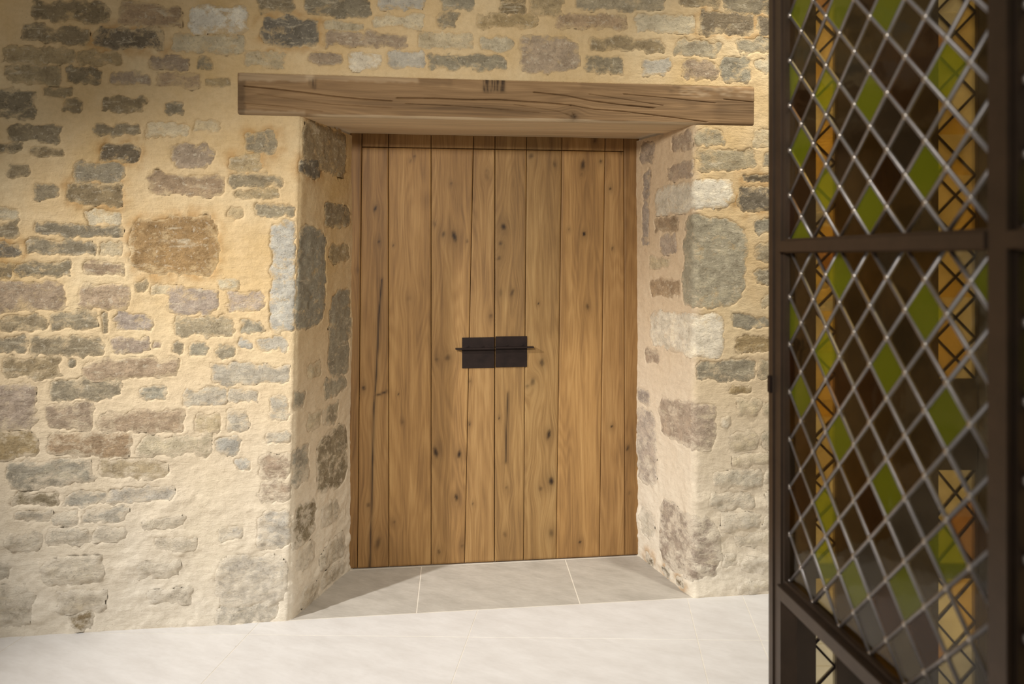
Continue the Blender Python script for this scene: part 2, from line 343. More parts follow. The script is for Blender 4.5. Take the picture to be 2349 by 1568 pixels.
# ------------------------------------------------------------------ stones: boxes read off the wall, tone and how proud they sit (mm)
TONE = {'d': (160, 144, 116), 'k': (132, 119, 99), 'g': (172, 160, 136), 'b': (200, 190, 172), 'p': (184, 160, 132), 'c': (219, 201, 167),
        'w': (240, 229, 208), 't': (184, 162, 124), 'm': (190, 171, 152), 'B': (172, 143, 104), 'o': (186, 174, 148)}
STONES = '''
75 2 248 50 d 1;275 12 418 60 p 2;433 14 566 76 w 2;48 62 200 100 d 0;215 64 374 113 k 1;393 80 557 120 c 0;14 107 175 148 t -2;178 115 275 150 t -2;
343 128 437 158 p -2;452 130 487 160 d 0;8 152 138 190 t -2;150 153 232 191 d -2;252 168 346 193 p 0;360 168 458 200 p -1;474 180 526 198 t 0;
0 205 85 270 d -1;100 203 170 222 t -2;150 228 190 260 d -1;235 222 335 258 d -1;380 232 424 262 d -1;17 285 137 325 d -2;215 285 320 312 d -1;
335 282 435 314 c -2;446 277 505 300 c -2;0 330 56 352 d -1;68 340 145 358 d -1;232 330 318 370 k 1;392 330 492 382 p 0;20 378 72 408 d 0;170 375 285 418 d 0;
565 302 636 350 d 1;524 358 600 395 t 0;345 398 513 447 p 0;524 400 650 430 d 0;82 424 136 460 d 0;155 422 283 470 d 1;540 432 640 455 t -2;585 468 680 496 g -2;
520 470 562 500 t -2;195 483 280 513 c -2;0 475 40 505 c -2;0 508 42 545 d 0;72 515 283 542 d -1;0 556 45 592 k 0;62 550 222 584 d 0;230 550 283 586 c -1;
298 500 498 628 B 1;0 604 28 640 d 0;36 602 163 636 d 0;195 600 282 632 p 0;0 648 155 714 p 1;180 652 297 708 p 1;312 642 337 672 d 0;345 655 390 675 c 1;
388 660 502 718 m 2;520 668 608 714 m 0;500 640 545 660 c 2;0 725 105 758 d 0;119 715 219 752 d 1;235 717 248 762 d -1;264 720 354 758 m 0;400 725 540 770 g 1;
555 735 602 762 g 0;0 770 62 806 d 0;70 772 240 815 d 1;258 775 342 810 m 1;352 783 370 800 m 0;398 785 424 808 d 0;433 778 475 815 g 0;492 792 538 820 g 0;
550 778 577 800 b 0;595 776 660 805 b 0;622 508 676 760 b 0;6 820 137 866 d 1;157 825 175 845 d 0;192 825 408 868 p 2;488 835 665 880 b 1;118 870 280 915 d 1;
0 882 82 980 m 3;322 888 385 918 g 0;423 892 515 930 b 1;522 895 590 922 b 1;620 905 664 965 b 1;110 925 215 982 p 2;228 942 425 990 p 1;450 950 506 990 c 1;
523 938 568 988 b 1;0 995 85 1050 t 2;112 993 300 1046 p 2;315 1000 485 1045 c 2;495 1003 548 1040 b 1;612 992 664 1016 b 1;18 1057 215 1115 g 3;230 1055 385 1095 t 1;
540 1055 570 1080 b 0;595 1040 666 1100 m 2;595 1103 665 1150 m 2;245 1117 400 1150 b 0;30 1130 135 1158 d 0;146 1130 238 1158 g 0;590 1172 664 1258 b 1;
500 1275 658 1385 b 4;500 1385 640 1424 g 1;38 1172 115 1196 g 2;118 1175 180 1205 c 2;195 1165 290 1195 g 2;20 1225 92 1262 c 4;112 1215 205 1245 c 4;220 1210 290 1235 c 3;
330 1185 425 1210 c 3;360 1235 450 1260 c 3;95 1280 235 1335 c 6;320 1290 410 1320 c 5;0 1345 75 1430 c 6;130 1355 240 1400 c 6;345 1350 440 1380 c 4;160 1400 210 1440 d 3;
0 1290 20 1330 c 3;505 1210 560 1235 b 1;
587 0 675 28 d 1;697 0 846 40 d 1;865 0 975 20 b 0;1010 0 1085 22 g 0;1143 0 1205 32 d 0;603 40 727 106 k 2;745 47 830 70 c -1;860 33 972 62 c 0;1002 27 1050 62 d 1;
1097 32 1232 64 t -1;745 74 935 108 p -1;958 76 1085 110 c -1;1100 88 1178 115 c -1;556 120 655 155 c -1;710 120 788 150 p -1;800 118 872 160 w 1;890 118 976 155 b 0;
980 125 1160 158 g -1;1215 0 1290 35 t -1;1320 0 1525 25 g 0;1555 0 1650 18 d 0;1658 0 1772 32 d 1;1275 33 1440 66 p 1;1460 34 1593 76 c -1;1605 28 1727 80 k 1;
1740 40 1790 82 k 0;1195 86 1325 165 p 2;1355 88 1522 118 d 0;1545 92 1650 130 g -1;1690 88 1780 120 g -1;1340 130 1430 168 d 1;1475 135 1540 170 b 1;1565 140 1645 182 p 1;
1655 130 1722 188 g 1;1735 130 1790 165 c 0;
1592 298 1660 335 o 1;1602 343 1735 390 o 0;1725 300 1790 340 c 0;1752 350 1800 380 g 0;1702 400 1790 416 k 0;1695 430 1800 484 k 2;1505 414 1683 482 w 3;1568 498 1710 705 o 1;
1735 500 1790 535 g 0;1735 555 1790 600 g 0;1732 615 1800 652 g 0;1740 680 1790 705 c 0;1680 725 1790 750 g -1;1685 770 1790 805 t -1;1490 720 1658 812 w 2;
1600 825 1735 872 g 0;1740 825 1800 868 g 0;1675 885 1725 902 t 1;1690 915 1740 950 c 6;1750 920 1800 950 c 5;1512 925 1640 1022 m 2;1675 990 1735 1030 c 5;
1748 990 1800 1025 g 4;1680 1040 1765 1065 c 7;1640 1080 1745 1115 c 7;1752 1075 1800 1110 c 6;1630 1130 1725 1165 c 3;1755 1130 1800 1170 c 4;1655 1175 1740 1215 c 7;
1750 1185 1800 1210 c 5;1690 1225 1790 1250 c 6;1700 1280 1790 1310 c 6;1660 1275 1688 1298 t 3;1515 1180 1652 1330 m 2;1695 1335 1760 1358 c 5;1655 955 1670 980 w 3;
697 288 795 392 d 1;686 366 734 402 k 2;745 470 800 520 d 1;684 522 748 750 g 0;757 560 800 600 t 0;755 665 801 860 g 0;705 835 735 865 c 1;745 865 795 905 g 1;
672 895 700 935 g 0;705 945 735 985 c 1;740 930 775 970 g 1;725 985 797 1120 d 1;672 1025 710 1110 g 0;672 1150 722 1240 d 1;735 1150 775 1200 t 2;680 1250 720 1300 t 3;735 1240 790 1290 t 4;
690 1340 730 1385 t 4;740 1300 785 1330 t 4;
1470 325 1500 375 m 0;1540 305 1586 345 m 1;1530 375 1590 410 m 1;1474 395 1490 560 m 0;1502 500 1555 530 p 0;1515 540 1555 580 m 0;1490 590 1535 615 c 1;1490 640 1560 680 p 0;
1464 895 1490 925 m 1;1463 940 1503 1110 m 1;1480 800 1510 830 m 0;1482 1272 1500 1296 k 0;1520 1300 1536 1322 k 0;1550 1322 1570 1345 k 0;1470 1170 1500 1230 c 2
'''
stones = []
for k, row in enumerate(STONES.replace('\n', '').split(';')):
    t = row.split()
    if len(t) < 6: continue
    u0, v0, u1, v1 = map(float, t[:4]); vc, uc = (v0+v1)/2, (u0+u1)/2
    if u0 == 0: u0 = -25
    if v0 == 0: v0 = -14
    sa, pa, _ = pix2p(u0, vc); sb, pb, _ = pix2p(u1, vc); sd, pc, _ = pix2p(uc, vc)
    _, _, za = pix2p(uc, v0); _, _, zb = pix2p(uc, v1)
    stones.append(dict(side=sd, p=(pa+pb)/2, z=(za+zb)/2, a=abs(pb-pa)/2+.005, b=abs(za-zb)/2+.005, tone=t[4], off=(float(t[5]) if float(t[5]) < 3 else 3+(float(t[5])-3)*.45)*0.001, seed=k))
# the masonry goes on beside the part in the picture
r2 = np.random.RandomState(3)
def course_fill(side, x0, x1, tones):
    out = []; z = 0.12
    while z < 2.55:
        h = r2.uniform(.05, .10); x = x0 + r2.uniform(0, .12)
        while x < x1:
            w = r2.uniform(.10, .30)
            if r2.rand() < .8 and x+w < x1:
                out.append(dict(side=side if z < ZL-.1 else 'T', p=x+w/2, z=z+h/2, a=w/2-.012, b=h/2-.012, tone=tones[r2.randint(len(tones))],
                                off=r2.uniform(-.002, .003), seed=500+len(out)+int(x*100)))
            x += w
        z += h+.03
    return out
for q in course_fill('L', -2.62, -2.03, 'dgpt') + course_fill('R', 1.30, 1.95, 'dgtco'):
    if r2.rand() < .8: stones.append(q)


def st_sd(s, p, z):
    a, b = s['a'], s['b']; m = min(a, b); sd = s['seed']
    x = p-s['p']; y = z-s['z']
    amp = min(0.5*m, 0.015)
    x = x + amp*fbm(p*16, z*16, 2, sd+11) + 0.45*amp*fbm(p*60, z*60, 2, sd+5)
    y = y + amp*fbm(p*16, z*16, 2, sd+41) + 0.45*amp*fbm(p*60, z*60, 2, sd+7)
    rot = 0.05*math.sin(sd*3.7); x, y = x+rot*y, y-rot*x
    tp = 0.12*math.sin(sd*5.1)                    # one end of the stone a little narrower
    bb = b*(1+tp*np.clip(x/a, -1, 1))
    r = m*0.55
    qx = np.abs(x)-a+r; qy = np.abs(y)-bb+r
    return np.hypot(np.maximum(qx, 0), np.maximum(qy, 0)) + np.minimum(np.maximum(qx, qy), 0) - r

def relief(p, z):
    low = 1+0.6*(1-sstep(0.15, 0.7, z))
    lump = np.maximum(fbm(p*6.5, z*10, 4, 2.5), 0)
    return low*(0.005*fbm(p*2.2, z*2.6, 3, 1) + 0.0020*fbm(p*15, z*20, 3, 4)) + 0.011*lump*(1-sstep(0.2, 0.95, z))

def plaster(side, p, z):                          # the reveal away from the lamp side was replastered in a paler, pinker mix
    if side != 'R': return np.zeros(np.shape(p))
    return 1-sstep(RR-.02, RR+.05, p+.03*fbm(p*6, z*6, 2, 3))
def wall_grid(side, ps, zs):
    pp, zz = np.meshgrid(ps, zs)
    h = relief(pp, zz); stain = np.zeros_like(h)
    for s in stones:
        if side == 'T' and s['side'] in 'LR' and ((s['side'] == 'L' and s['p']+s['a'] > RL-.02) or (s['side'] == 'R' and s['p']-s['a'] < RR+.02)): continue
        if side == 'L' and (s['side'] == 'R' or (s['side'] == 'T' and s['p']+s['a'] > RL)): continue
        if side == 'R' and (s['side'] == 'L' or (s['side'] == 'T' and s['p']-s['a'] < RR)): continue
        i0, i1 = np.searchsorted(ps, [s['p']-s['a']-.06, s['p']+s['a']+.06]); j0, j1 = np.searchsorted(zs, [s['z']-s['b']-.06, s['z']+s['b']+.06])
        if i1 <= i0 or j1 <= j0: continue
        sl = (slice(j0, j1), slice(i0, i1)); sd = st_sd(s, pp[sl], zz[sl])
        lip = 0.0009*np.exp(-((sd-0.006)/0.010)**2)*(0.6+fbm(pp[sl]*30, zz[sl]*30, 2, 9))
        m = 1-sstep(-0.012, -0.002, sd)
        h[sl] = h[sl]+np.maximum(lip, 0)*(1-m) + m*(s['off']-0.011)
        if s['tone'] in 'Bk' or s['seed'] in (31, 30, 35): 
            stain[sl] = np.maximum(stain[sl], (1-sstep(0.0, 0.045, sd))*0.8*np.clip(.6+fbm(pp[sl]*20, zz[sl]*20, 2, 3), 0, 1))
    if side == 'T':
        inside = (pp > XLl+.006) & (pp < XLr-.006) & (zz < ZT-.004)
        h = np.where(inside, -0.05, h)
    V = place(side, pp, zz, h)
    pl = plaster(side, pp, zz)
    return V.reshape(-1, 3), grid_faces(len(zs), len(ps)), stain.ravel(), pl.ravel()

d = 0.0062
fine = lambda a, b: np.linspace(a, b, int(round((b-a)/d))+1)
zlow = fine(-0.01, ZL); ztop = fine(ZL, 2.62)
psL = np.concatenate([np.arange(-4.2, -2.66, .05), fine(-2.66, RL+L0+.02)])
psR = np.concatenate([fine(RR-R0-.02, 2.0), np.arange(2.03, 3.6, .05)])
psT = np.concatenate([np.arange(-4.2, -2.66, .05), fine(-2.66, 2.0), np.arange(2.03, 3.6, .05)])
ztop2 = np.concatenate([ztop, np.arange(2.67, 3.2, .05)])
V, Fc, A, B_, off = [], [], [], [], 0
for side, ps, zs in (('L', psL, zlow), ('R', psR, zlow), ('T', psT, ztop2)):
    v, f, a, b_ = wall_grid(side, ps, zs); B_.append(b_)
    if side == 'R': pass
    V.append(v); Fc.append(f+off); A.append(a); off += len(v)
wall = mesh_from('wall_back', np.concatenate(V), np.concatenate(Fc), M_MORTAR, None, True, {'stain': np.concatenate(A), 'plaster': np.concatenate(B_)})
wall['kind'] = 'structure'; wall['label'] = 'rubble stone wall in sandy lime mortar around the plank door'

for s in stones:
    step = 0.008 if max(s['a'], s['b']) < .12 else 0.010
    g = 0.007
    ps = np.linspace(s['p']-s['a']-g, s['p']+s['a']+g, max(5, int((2*s['a']+2*g)/step)+1))
    zs = np.linspace(s['z']-s['b']-g, s['z']+s['b']+g, max(5, int((2*s['b']+2*g)/step)+1))
    pp, zz = np.meshgrid(ps, zs); sd = st_sd(s, pp, zz)
    rough = 0.0035 if s['tone'] != 'w' else 0.002
    h = relief(pp, zz) + s['off'] + rough*fbm(pp*22, zz*30, 3, s['seed']+.5) + 0.002*pn(pp*8, zz*8, s['seed'])
    h = h + max(s['off'], 0)*0.8*sstep(0, -0.03, sd) - 0.006*sstep(-0.004, 0.006, sd)
    keep = sd < 0.012
    edge = sstep(-min(0.024, 0.7*min(s['a'], s['b'])), 0.0, sd)
    fc = grid_faces(len(zs), len(ps), keep)
    if len(fc) < 2: continue
    t = np.array(TONE[s['tone']]) + r2.uniform(-9, 9) + np.array([4, 0, -5])*r2.uniform(-1, 1)
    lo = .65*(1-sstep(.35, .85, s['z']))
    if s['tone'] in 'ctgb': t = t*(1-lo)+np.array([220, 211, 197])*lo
    mesh_from('stone', place(s['side'], pp, zz, h).reshape(-1, 3), fc, M_STONE, wall, True, {'edge': edge.ravel(), 'plaster': plaster(s['side'], pp, zz).ravel(), 'rim': sstep(-.007, -.001, sd+.003*pn(pp*90, zz*90, 4)).ravel()}, lin(np.clip(t, 20, 250)))

# ------------------------------------------------------------------ floor: pale limestone slabs
fl = mesh_from('floor', [(-4.5, -3.9, -.0009), (3.8, -3.9, -.0009), (3.8, .9, -.0009), (-4.5, .9, -.0009), (-4.5, -3.9, -.06), (3.8, -3.9, -.06), (3.8, .9, -.06), (-4.5, .9, -.06)],
               [(0, 1, 2, 3), (7, 6, 5, 4), (0, 4, 5, 1), (1, 5, 6, 2), (2, 6, 7, 3), (3, 7, 4, 0)], M_JOINT, color=(1, 1, 1, 1))
fl['kind'] = 'structure'; fl['label'] = 'pale limestone slab floor running up to the wall'
def clip_poly(poly, fn):
    out = []
    for i in range(len(poly)):
        a, b = np.array(poly[i], float), np.array(poly[(i+1) % len(poly)], float); fa, fb = fn(a), fn(b)
        if fa >= 0: out.append(a)
        if (fa >= 0) != (fb >= 0): out.append(a+(b-a)*fa/(fa-fb))
    return out
def prism(name, poly, z0, z1, mat, parent, bev=0.0015, color=(1, 1, 1, 1)):
    poly = [np.array(p[:2]) for p in poly]; n = len(poly); c = sum(poly)/n
    inn = [p+(c-p)/max(np.linalg.norm(c-p), 1e-6)*bev*1.5 for p in poly]
    vs_ = [(*p, z0) for p in poly]+[(*p, z1-bev) for p in poly]+[(*p, z1) for p in inn]
    fs = [tuple(range(n))[::-1], tuple(range(2*n, 3*n))]
    for i in range(n):
        j = (i+1) % n; fs += [(i, j, n+j, n+i), (n+i, n+j, 2*n+j, 2*n+i)]
    return mesh_from(name, vs_, fs, mat, parent, color=color)
def shrink(poly, g):
    for i in range(len(poly)):
        pass
    c = sum(np.array(p) for p in poly)/len(poly)
    out = list(poly)
    for i in range(len(poly)):
        a, b = np.array(poly[i], float), np.array(poly[(i+1) % len(poly)], float)
        nrm = np.array([-(b-a)[1], (b-a)[0]]); nrm /= max(np.linalg.norm(nrm), 1e-9)
        if np.dot(c-a, nrm) < 0: nrm = -nrm
        out = clip_poly(out, lambda q, a=a, nrm=nrm: float(np.dot(q-a, nrm)-g))
    return out
rows = [4.2, 2.868, 2.12, 1.40, 0.68, -.04, -.76]          # course lines, distance from the viewpoint
bX = [[-2.75, -1.89, -1.03, -.17, .714, .955, 1.82, 2.7], [-2.75, -1.89, -1.03, -.17, .714, .955, 1.82, 2.7]]
for i in range(len(rows)-1):
    xs = bX[0] if i < 2 else [x+(.4 if i % 2 else 0) for x in (-2.75, -1.89, -1.03, -.17, .69, 1.55, 2.4)]
    for a, b in zip(xs[:-1], xs[1:]):
        q = lambda X, Y: c2w(X+.124*(Y-2.868), Y-.022*X)
        poly = [q(a, rows[i+1]), q(b, rows[i+1]), q(b, rows[i]), q(a, rows[i])]
        poly = shrink([np.array(p) for p in poly], 0.0012)
        poly = clip_poly(poly, lambda p: 0.0-p[1]); poly = clip_poly(poly, lambda p: 3.6-p[0]); poly = clip_poly(poly, lambda p: p[1]+3.8)
        if len(poly) < 3: continue
        g = r2.uniform(.965, 1.0)
        prism('slab', poly, -.004, 0.0, M_SLAB, fl, 0.0008, (g, g, g, 1))
s1a, s1b = onZ(967, 1300, 0), onZ(955, 1412, 0); s2a, s2b = onZ(1297, 1284, 0), onZ(1334, 1392, 0)
yq = YD-.004
lft = [(float(xfL(0))-.03, .003), (float(s1b[0]), .003), (float(s1a[0]), yq), (float(xbL(0))-.03, yq)]
mid = [(float(s1b[0]), .003), (float(s2b[0]), .003), (float(s2a[0]), yq), (float(s1a[0]), yq)]
rgt = [(float(s2b[0]), .003), (float(xfR(0))+.03, .003), (float(xbR(0))+.03, yq), (float(s2a[0]), yq)]
for poly, g in ((lft, .98), (mid, 1.0), (rgt, .97)):
    o = prism('sill_slab', shrink([np.array(p) for p in poly], .002), -.004, 0.0, M_SILL, fl, 0.001, (g, g, g, 1))

# ------------------------------------------------------------------ wood pieces
KN = [(861,478,5,1),(869,555,4,.8),(951,358,2.5,.9),(941,369,2.5,.9),(1035,422,4,.7),(1042,542,8,1),(1017,537,6,.7),(1072,553,5,.6),(997,514,6,.5),(1117,393,3,1),(1117,405,8,.4),
 (1155,520,9,1),(1148,558,7,.7),(1145,592,7,.6),(1175,671,6,.7),(1148,671,7,.4),(1218,358,9,.7),(1272,377,5,.6),(1337,378,8,.8),(1378,370,6,.8),(1365,322,5,.8),(1334,400,2.5,.9),(1400,432,4.5,.9),
 (1405,570,3,.9),(1305,527,3,.9),(1340,536,5,1),(1348,703,5,.7),(1235,696,2.5,.9),(903,562,2.5,.9),(938,684,7,.3),(1126,724,6,.6),(834,889,6,.9),(914,904,2.5,.9),(923,967,2.5,1),
 (1027,820,10,.6),(1002,824,7,.5),(1243,831,8,.7),(1222,875,9,.6),(1210,885,8,.5),(1078,874,2.5,.9),(1076,971,3,.9),(1000,1037,8,.9),(1053,1041,6,1),(1145,958,2.5,.9),(1259,996,7,.9),(1403,978,4,1),
 (1265,1103,9,.9),(1240,1120,7,.6),(1047,1140,5.5,1),(1085,1156,3,.8),(1158,1225,6,.5),(1265,1222,8,.6),(1331,1243,4,.9),(867,1245,9,.6),(845,1158,7,.6),(1007,1265,5,.7),(1060,1252,6,.5),
 (1440,1027,4,.9),(1162,1118,5,.5),(905,1196,5,.6),(820,620,2.5,.7),(1425,350,2,.8),(1444,1130,4,.5)]
KN = [(float(onY(u, v, YD)[0]), float(onY(u, v, YD)[2]), r/F*3.55, a) for u, v, r, a in KN]
CR = [[(876, 640), (869, 720), (866, 800), (862, 880), (857, 940), (855, 1040), (852, 1180), (848, 1300)], [(858, 908), (876, 902), (888, 897)], [(1165, 900), (1162, 980), (1160, 1060)]]
CR = [[P(onY(u, v, YD)) for u, v in l] for l in CR]
def polyd(x, z, pts):
    best = np.full(np.shape(x), 9.0)
    for (x0, z0), (x1, z1) in zip(pts[:-1], pts[1:]):
        dx, dz = x1-x0, z1-z0; t = np.clip(((x-x0)*dx+(z-z0)*dz)/(dx*dx+dz*dz), 0, 1)
        best = np.minimum(best, np.hypot(x-x0-t*dx, z-z0-t*dz))
    return best
def plank(name, xl0, xr0, z0, xl1, xr1, z1, parent, tone, y=None, th=0.032, nx=None, bow=0.0):
    """xl/xr at the lower (0) and upper (1) end"""
    y = YD if y is None else y
    w = max(xr0-xl0, xr1-xl1); nx = max(4, int(w/.006)); nz = max(3, int((z1-z0)/.009))
    e = 0.0022
    a = np.concatenate([[0], np.linspace(e/w, 1-e/w, nx), [1]]); t = np.concatenate([[0], np.linspace(e/(z1-z0), 1-e/(z1-z0), nz), [1]])
    aa, tt = np.meshgrid(a, t)
    zz = z0+(z1-z0)*tt; xl = xl0+(xl1-xl0)*tt; xr = xr0+(xr1-xr0)*tt; xx = xl+(xr-xl)*aa
    bd = (aa == 0) | (aa == 1) | (tt == 0) | (tt == 1)
    yy = y + np.where(bd, e, 0) + bow*((aa-.5)**2) + .0006*pn(xx*9, zz*1.5, 2)
    kn = np.zeros_like(xx); gx = xx + .006*fbm(xx*3+parent_seed(name, xl0), zz*1.1, 2, xl0*7)
    for kx, kz, r, s in KN:
        if kx < min(xl0, xl1)-.002 or kx > max(xr0, xr1)+.002 or kz < z0-.05 or kz > z1+.05: continue
        dx, dz = xx-kx, (zz-kz)
        dd = np.hypot(dx+.25*dz*math.sin(kx*77), dz*(.7+.3*math.sin(kz*91)))+.0022*fbm(xx*130, zz*110, 2, 3)
        kn = np.maximum(kn, s*(0.72*(1-sstep(r*.15, r*.95, dd)) + .30*np.exp(-(np.hypot(dx/1.7, dz*.40)/(r*1.25))**2)))
        gx = gx - dx*1.0*np.exp(-(dx/(r*3.2))**2-(dz/(r*6))**2)*0.8
    for l in CR:
        dd = polyd(xx, zz, l)+.0015*pn(xx*30, zz*12, 5)
        kn = np.maximum(kn, .75*np.exp(-(dd/.0035)**2)+.25*np.exp(-(dd/.014)**2))
    n1 = xx.size; V = np.stack([xx, yy, zz], -1).reshape(-1, 3); Fs = grid_faces(len(t), len(a))
    nc, nr = len(a), len(t)
    ring = [j for j in range(nc)] + [r_*nc+nc-1 for r_ in range(1, nr)] + [(nr-1)*nc+j for j in range(nc-2, -1, -1)] + [r_*nc for r_ in range(nr-2, 0, -1)]
    ring = np.array(ring); bk = V[ring].copy(); bk[:, 1] = y+th
    m = len(ring); i = np.arange(m); j = (i+1) % m
    Fs = np.concatenate([Fs, np.stack([ring[j], ring[i], n1+i, n1+j], 1)])
    at = lambda q: np.concatenate([q.ravel(), q.ravel()[ring]])
    return mesh_from(name, np.concatenate([V, bk]), Fs, M_OAK, parent, False, {'gx': at(gx), 'gl': at(zz), 'knot': at(kn), 'pale': np.zeros(n1+m)}, tone)
def parent_seed(name, x): return 3.0*math.sin(x*91.7)

jt = [808, 830, 891, 989, 1086, 1135.5, 1208, 1289, 1388, 1431, 1462]
jb = [800, 820, 892, 989, 1066, 1134.5, 1201, 1276, 1375, 1434, 1466]
ZS = float(onY(1135, 342, YD)[2]); ZTOP = ZL+.03
ZB = 0.006
def xj(k, z):
    xa, za = P(onY(jt[k], 342, YD)); xb_, zb = P(onY(jb[k], 1288, YD))
    return float(xa+(xb_-xa)*(z-za)/(zb-za))
tones = {1: (.86, .83, .80), 2: (1.02, 1.0, .97), 3: (.97, .96, .95), 4: (.92, .92, .93), 5: (.90, .92, .93), 6: (.86, .88, .88), 7: (1.02, 1.0, .96), 8: (.95, .93, .92)}
G = .0013
def leaf(name, ks, label):
    e = empty(name, ((xj(ks[0], 0)+xj(ks[-1]+1, 0))/2, YD, 0), kind='structure', label=label)
    return e
def reparent(o, e):
    o.parent = e; o.matrix_parent_inverse = e.matrix_basis.inverted() if False else o.matrix_parent_inverse
    o.location = Vector(o.location)-Vector(e.location)
doors = []
for nm, ks, lab in (('door_1', (1, 2, 3, 4), 'oak plank door leaf hung beside the shaded reveal'), ('door_2', (5, 6, 7, 8), 'oak plank door leaf hung beside the sunlit pinkish reveal')):
    e = leaf(nm, ks, lab); doors.append(e)
    for k in ks:
        gl, gr = G, G
        if k in (4,): gr = .0018
        if k in (5,): gl = .0018
        reparent(plank('plank', xj(k, ZB)+gl, xj(k+1, ZB)-gr, ZB, xj(k, ZS-.002)+gl, xj(k+1, ZS-.002)-gr, ZS-.002, None, tones[k]+(1,)), e)
    x0, x1 = xj(ks[0], .02)+.006, xj(ks[-1]+1, .02)-.006
    reparent(mesh_from('backing_board', box_vf((x0, YD+.0325, .01), (x1-x0, 0, 0), (0, .02, 0), (0, 0, ZS-.02)), BOXF, M_DARK), e)
doors[1]['label'] = 'oak plank door leaf hung beside the pale pinkish reveal'
tr = empty('trim_1', ((xj(0, 0)+xj(10, 0))/2, YD, 0), kind='structure', label='oak frame boards around the two door leaves')
for k in range(1, 9):
    c_ = tuple(.93*q for q in tones[k])
    reparent(plank('head_board', xj(k, ZS)+G, xj(k+1, ZS)-G, ZS+.002, xj(k, ZTOP)+G, xj(k+1, ZTOP)-G, ZTOP, None, c_+(1,)), tr)
for k in (0, 9):
    reparent(plank('jamb_board', xj(k, ZB)+(G if k else -.01), xj(k+1, ZB)-(G if not k else -.01), ZB, xj(k, ZTOP)+(G if k else -.01), xj(k+1, ZTOP)-(G if not k else -.01), ZTOP, None,
                   (.74, .70, .66, 1), y=YD), tr)
reparent(mesh_from('backing_board', box_vf((xj(0, 1)-.02, YD+.055, -.003), (xj(10, 1)-xj(0, 1)+.04, 0, 0), (0, .02, 0), (0, 0, ZTOP+.02)), BOXF, M_DARK), tr)

# iron pull plates on the meeting stiles
def bev_box(name, o, ax, ay, az, mat, parent, bev=.001):
    o, ax, ay, az = map(lambda q: np.array(q, float), (o, ax, ay, az)); L = [np.linalg.norm(q) for q in (ax, ay, az)]
    import bmesh
    bm = bmesh.new(); vv = [bm.verts.new(tuple(map(float, q))) for q in box_vf(o, ax, ay, az)]
    for f in BOXF: bm.faces.new([vv[i] for i in f])
    bmesh.ops.recalc_face_normals(bm, faces=bm.faces)
    bmesh.ops.bevel(bm, geom=list(bm.edges), offset=min(bev, min(L)*.4), segments=2, affect='EDGES')
    me = bpy.data.meshes.new(name); bm.to_mesh(me); bm.free(); me.materials.append(mat)
    ob = bpy.data.objects.new(name, me); col.objects.link(ob)
    if parent is not None and parent.type == 'MESH':      # a sub-part: keep it where it stands
        ob.parent = parent; ob.location = Vector((0, 0, 0))
    elif parent: reparent(ob, parent)
    return ob
for e, (ua, ub, va, vb, ba, bb) in zip(doors, ((1060, 1133.7, 774, 843, 1045, 1133.7), (1136.6, 1209, 771.5, 841, 1136.6, 1225))):
    yp = YD-.005
    a_, b_ = onY(ua, va, yp), onY(ub, vb, yp)
    pl = bev_box('pull_plate', (a_[0], yp, b_[2]), (b_[0]-a_[0], 0, 0), (0, .0048, 0), (0, 0, a_[2]-b_[2]), M_IRON, e, .0006)
    pl['label'] = 'dark iron pull plate'
    c_, d_ = onY(ba, 800 if ua < 1100 else 796.5, YD-.03), onY(bb, 800 if ua < 1100 else 796.5, YD-.03)
    zc = float(onY((ba+bb)/2, 800 if ua < 1100 else 797, YD-.033)[2])
    par_e, e = e, pl
    pb = bev_box('pull_bar', (c_[0], YD-.033, zc-.0035), (d_[0]-c_[0], 0, 0), (0, .0275, 0), (0, 0, .007), M_IRON, e, .0008)
    pb['label'] = 'flat iron pull bar standing out from the plate'
    for fx in (.28, .68):
        rv = bev_box('rivet', (c_[0]+(d_[0]-c_[0])*fx, YD-.009, zc+.006), (.012, 0, 0), (0, .0038, 0), (0, 0, .008), M_IRON, e, .003)

# ------------------------------------------------------------------ oak lintel
lint = empty('oak_lintel', ((XLl+XLr)/2, 0, ZL), label='long weathered oak lintel beam bedded in the wall above the door', category='beam')
xs = np.linspace(XLl, XLr, 420); zs = np.concatenate([np.linspace(ZL, ZT, 150)])
xx, zz = np.meshgrid(xs, zs)
LC = [([(560, 198), (640, 206), (700, 213), (760, 221), (830, 228), (900, 232)], 2.0), ([(910, 225), (1000, 226), (1070, 229), (1140, 229), (1250, 236), (1310, 242)], 2.0),
      ([(1225, 212), (1300, 220), (1350, 231), (1420, 240), (1500, 248)], 1.8), ([(1310, 242), (1360, 251), (1430, 256), (1530, 268), (1620, 280)], 1.3),
      ([(1430, 216), (1530, 225), (1640, 237)], .8), ([(1350, 216), (1430, 228), (1520, 242)], .7), ([(560, 237), (660, 246), (740, 256)], .6), ([(590, 216), (760, 240), (900, 248)], .5),
      ([(930, 238), (1060, 244), (1140, 251), (1240, 259)], .7), ([(1660, 228), (1728, 235)], 1.0), ([(1300, 262), (1312, 268)], .9), ([(1314, 260), (1318, 268), (1317, 280)], 1.6), ([(1180, 240), (1280, 256), (1302, 264)], .6)]
hh = .0022*fbm(xx*2.2, zz*7, 3, 6)+.0006*pn(xx*5, zz*160, 3)
gxl = zz+.010*fbm(xx*1.3, zz*6, 2, 8)-.035*(xx-XLl)/(XLr-XLl)*0+.03*xx
for pts, wd in LC:
    q = [P(onY(u, v, 0)) for u, v in pts]
    dd = polyd(xx, zz, q)+.0007*pn(xx*40, zz*40, 4)
    hh -= (.007*min(wd, 1.6))*np.exp(-(dd/(.0007*wd+.0008))**2)
kx, kz = P(onY(1316, 268, 0)); kd = np.hypot((xx-kx)*.8, zz-kz)
gxl = gxl-(zz-kz)*.9*np.exp(-(kd/.05)**2)
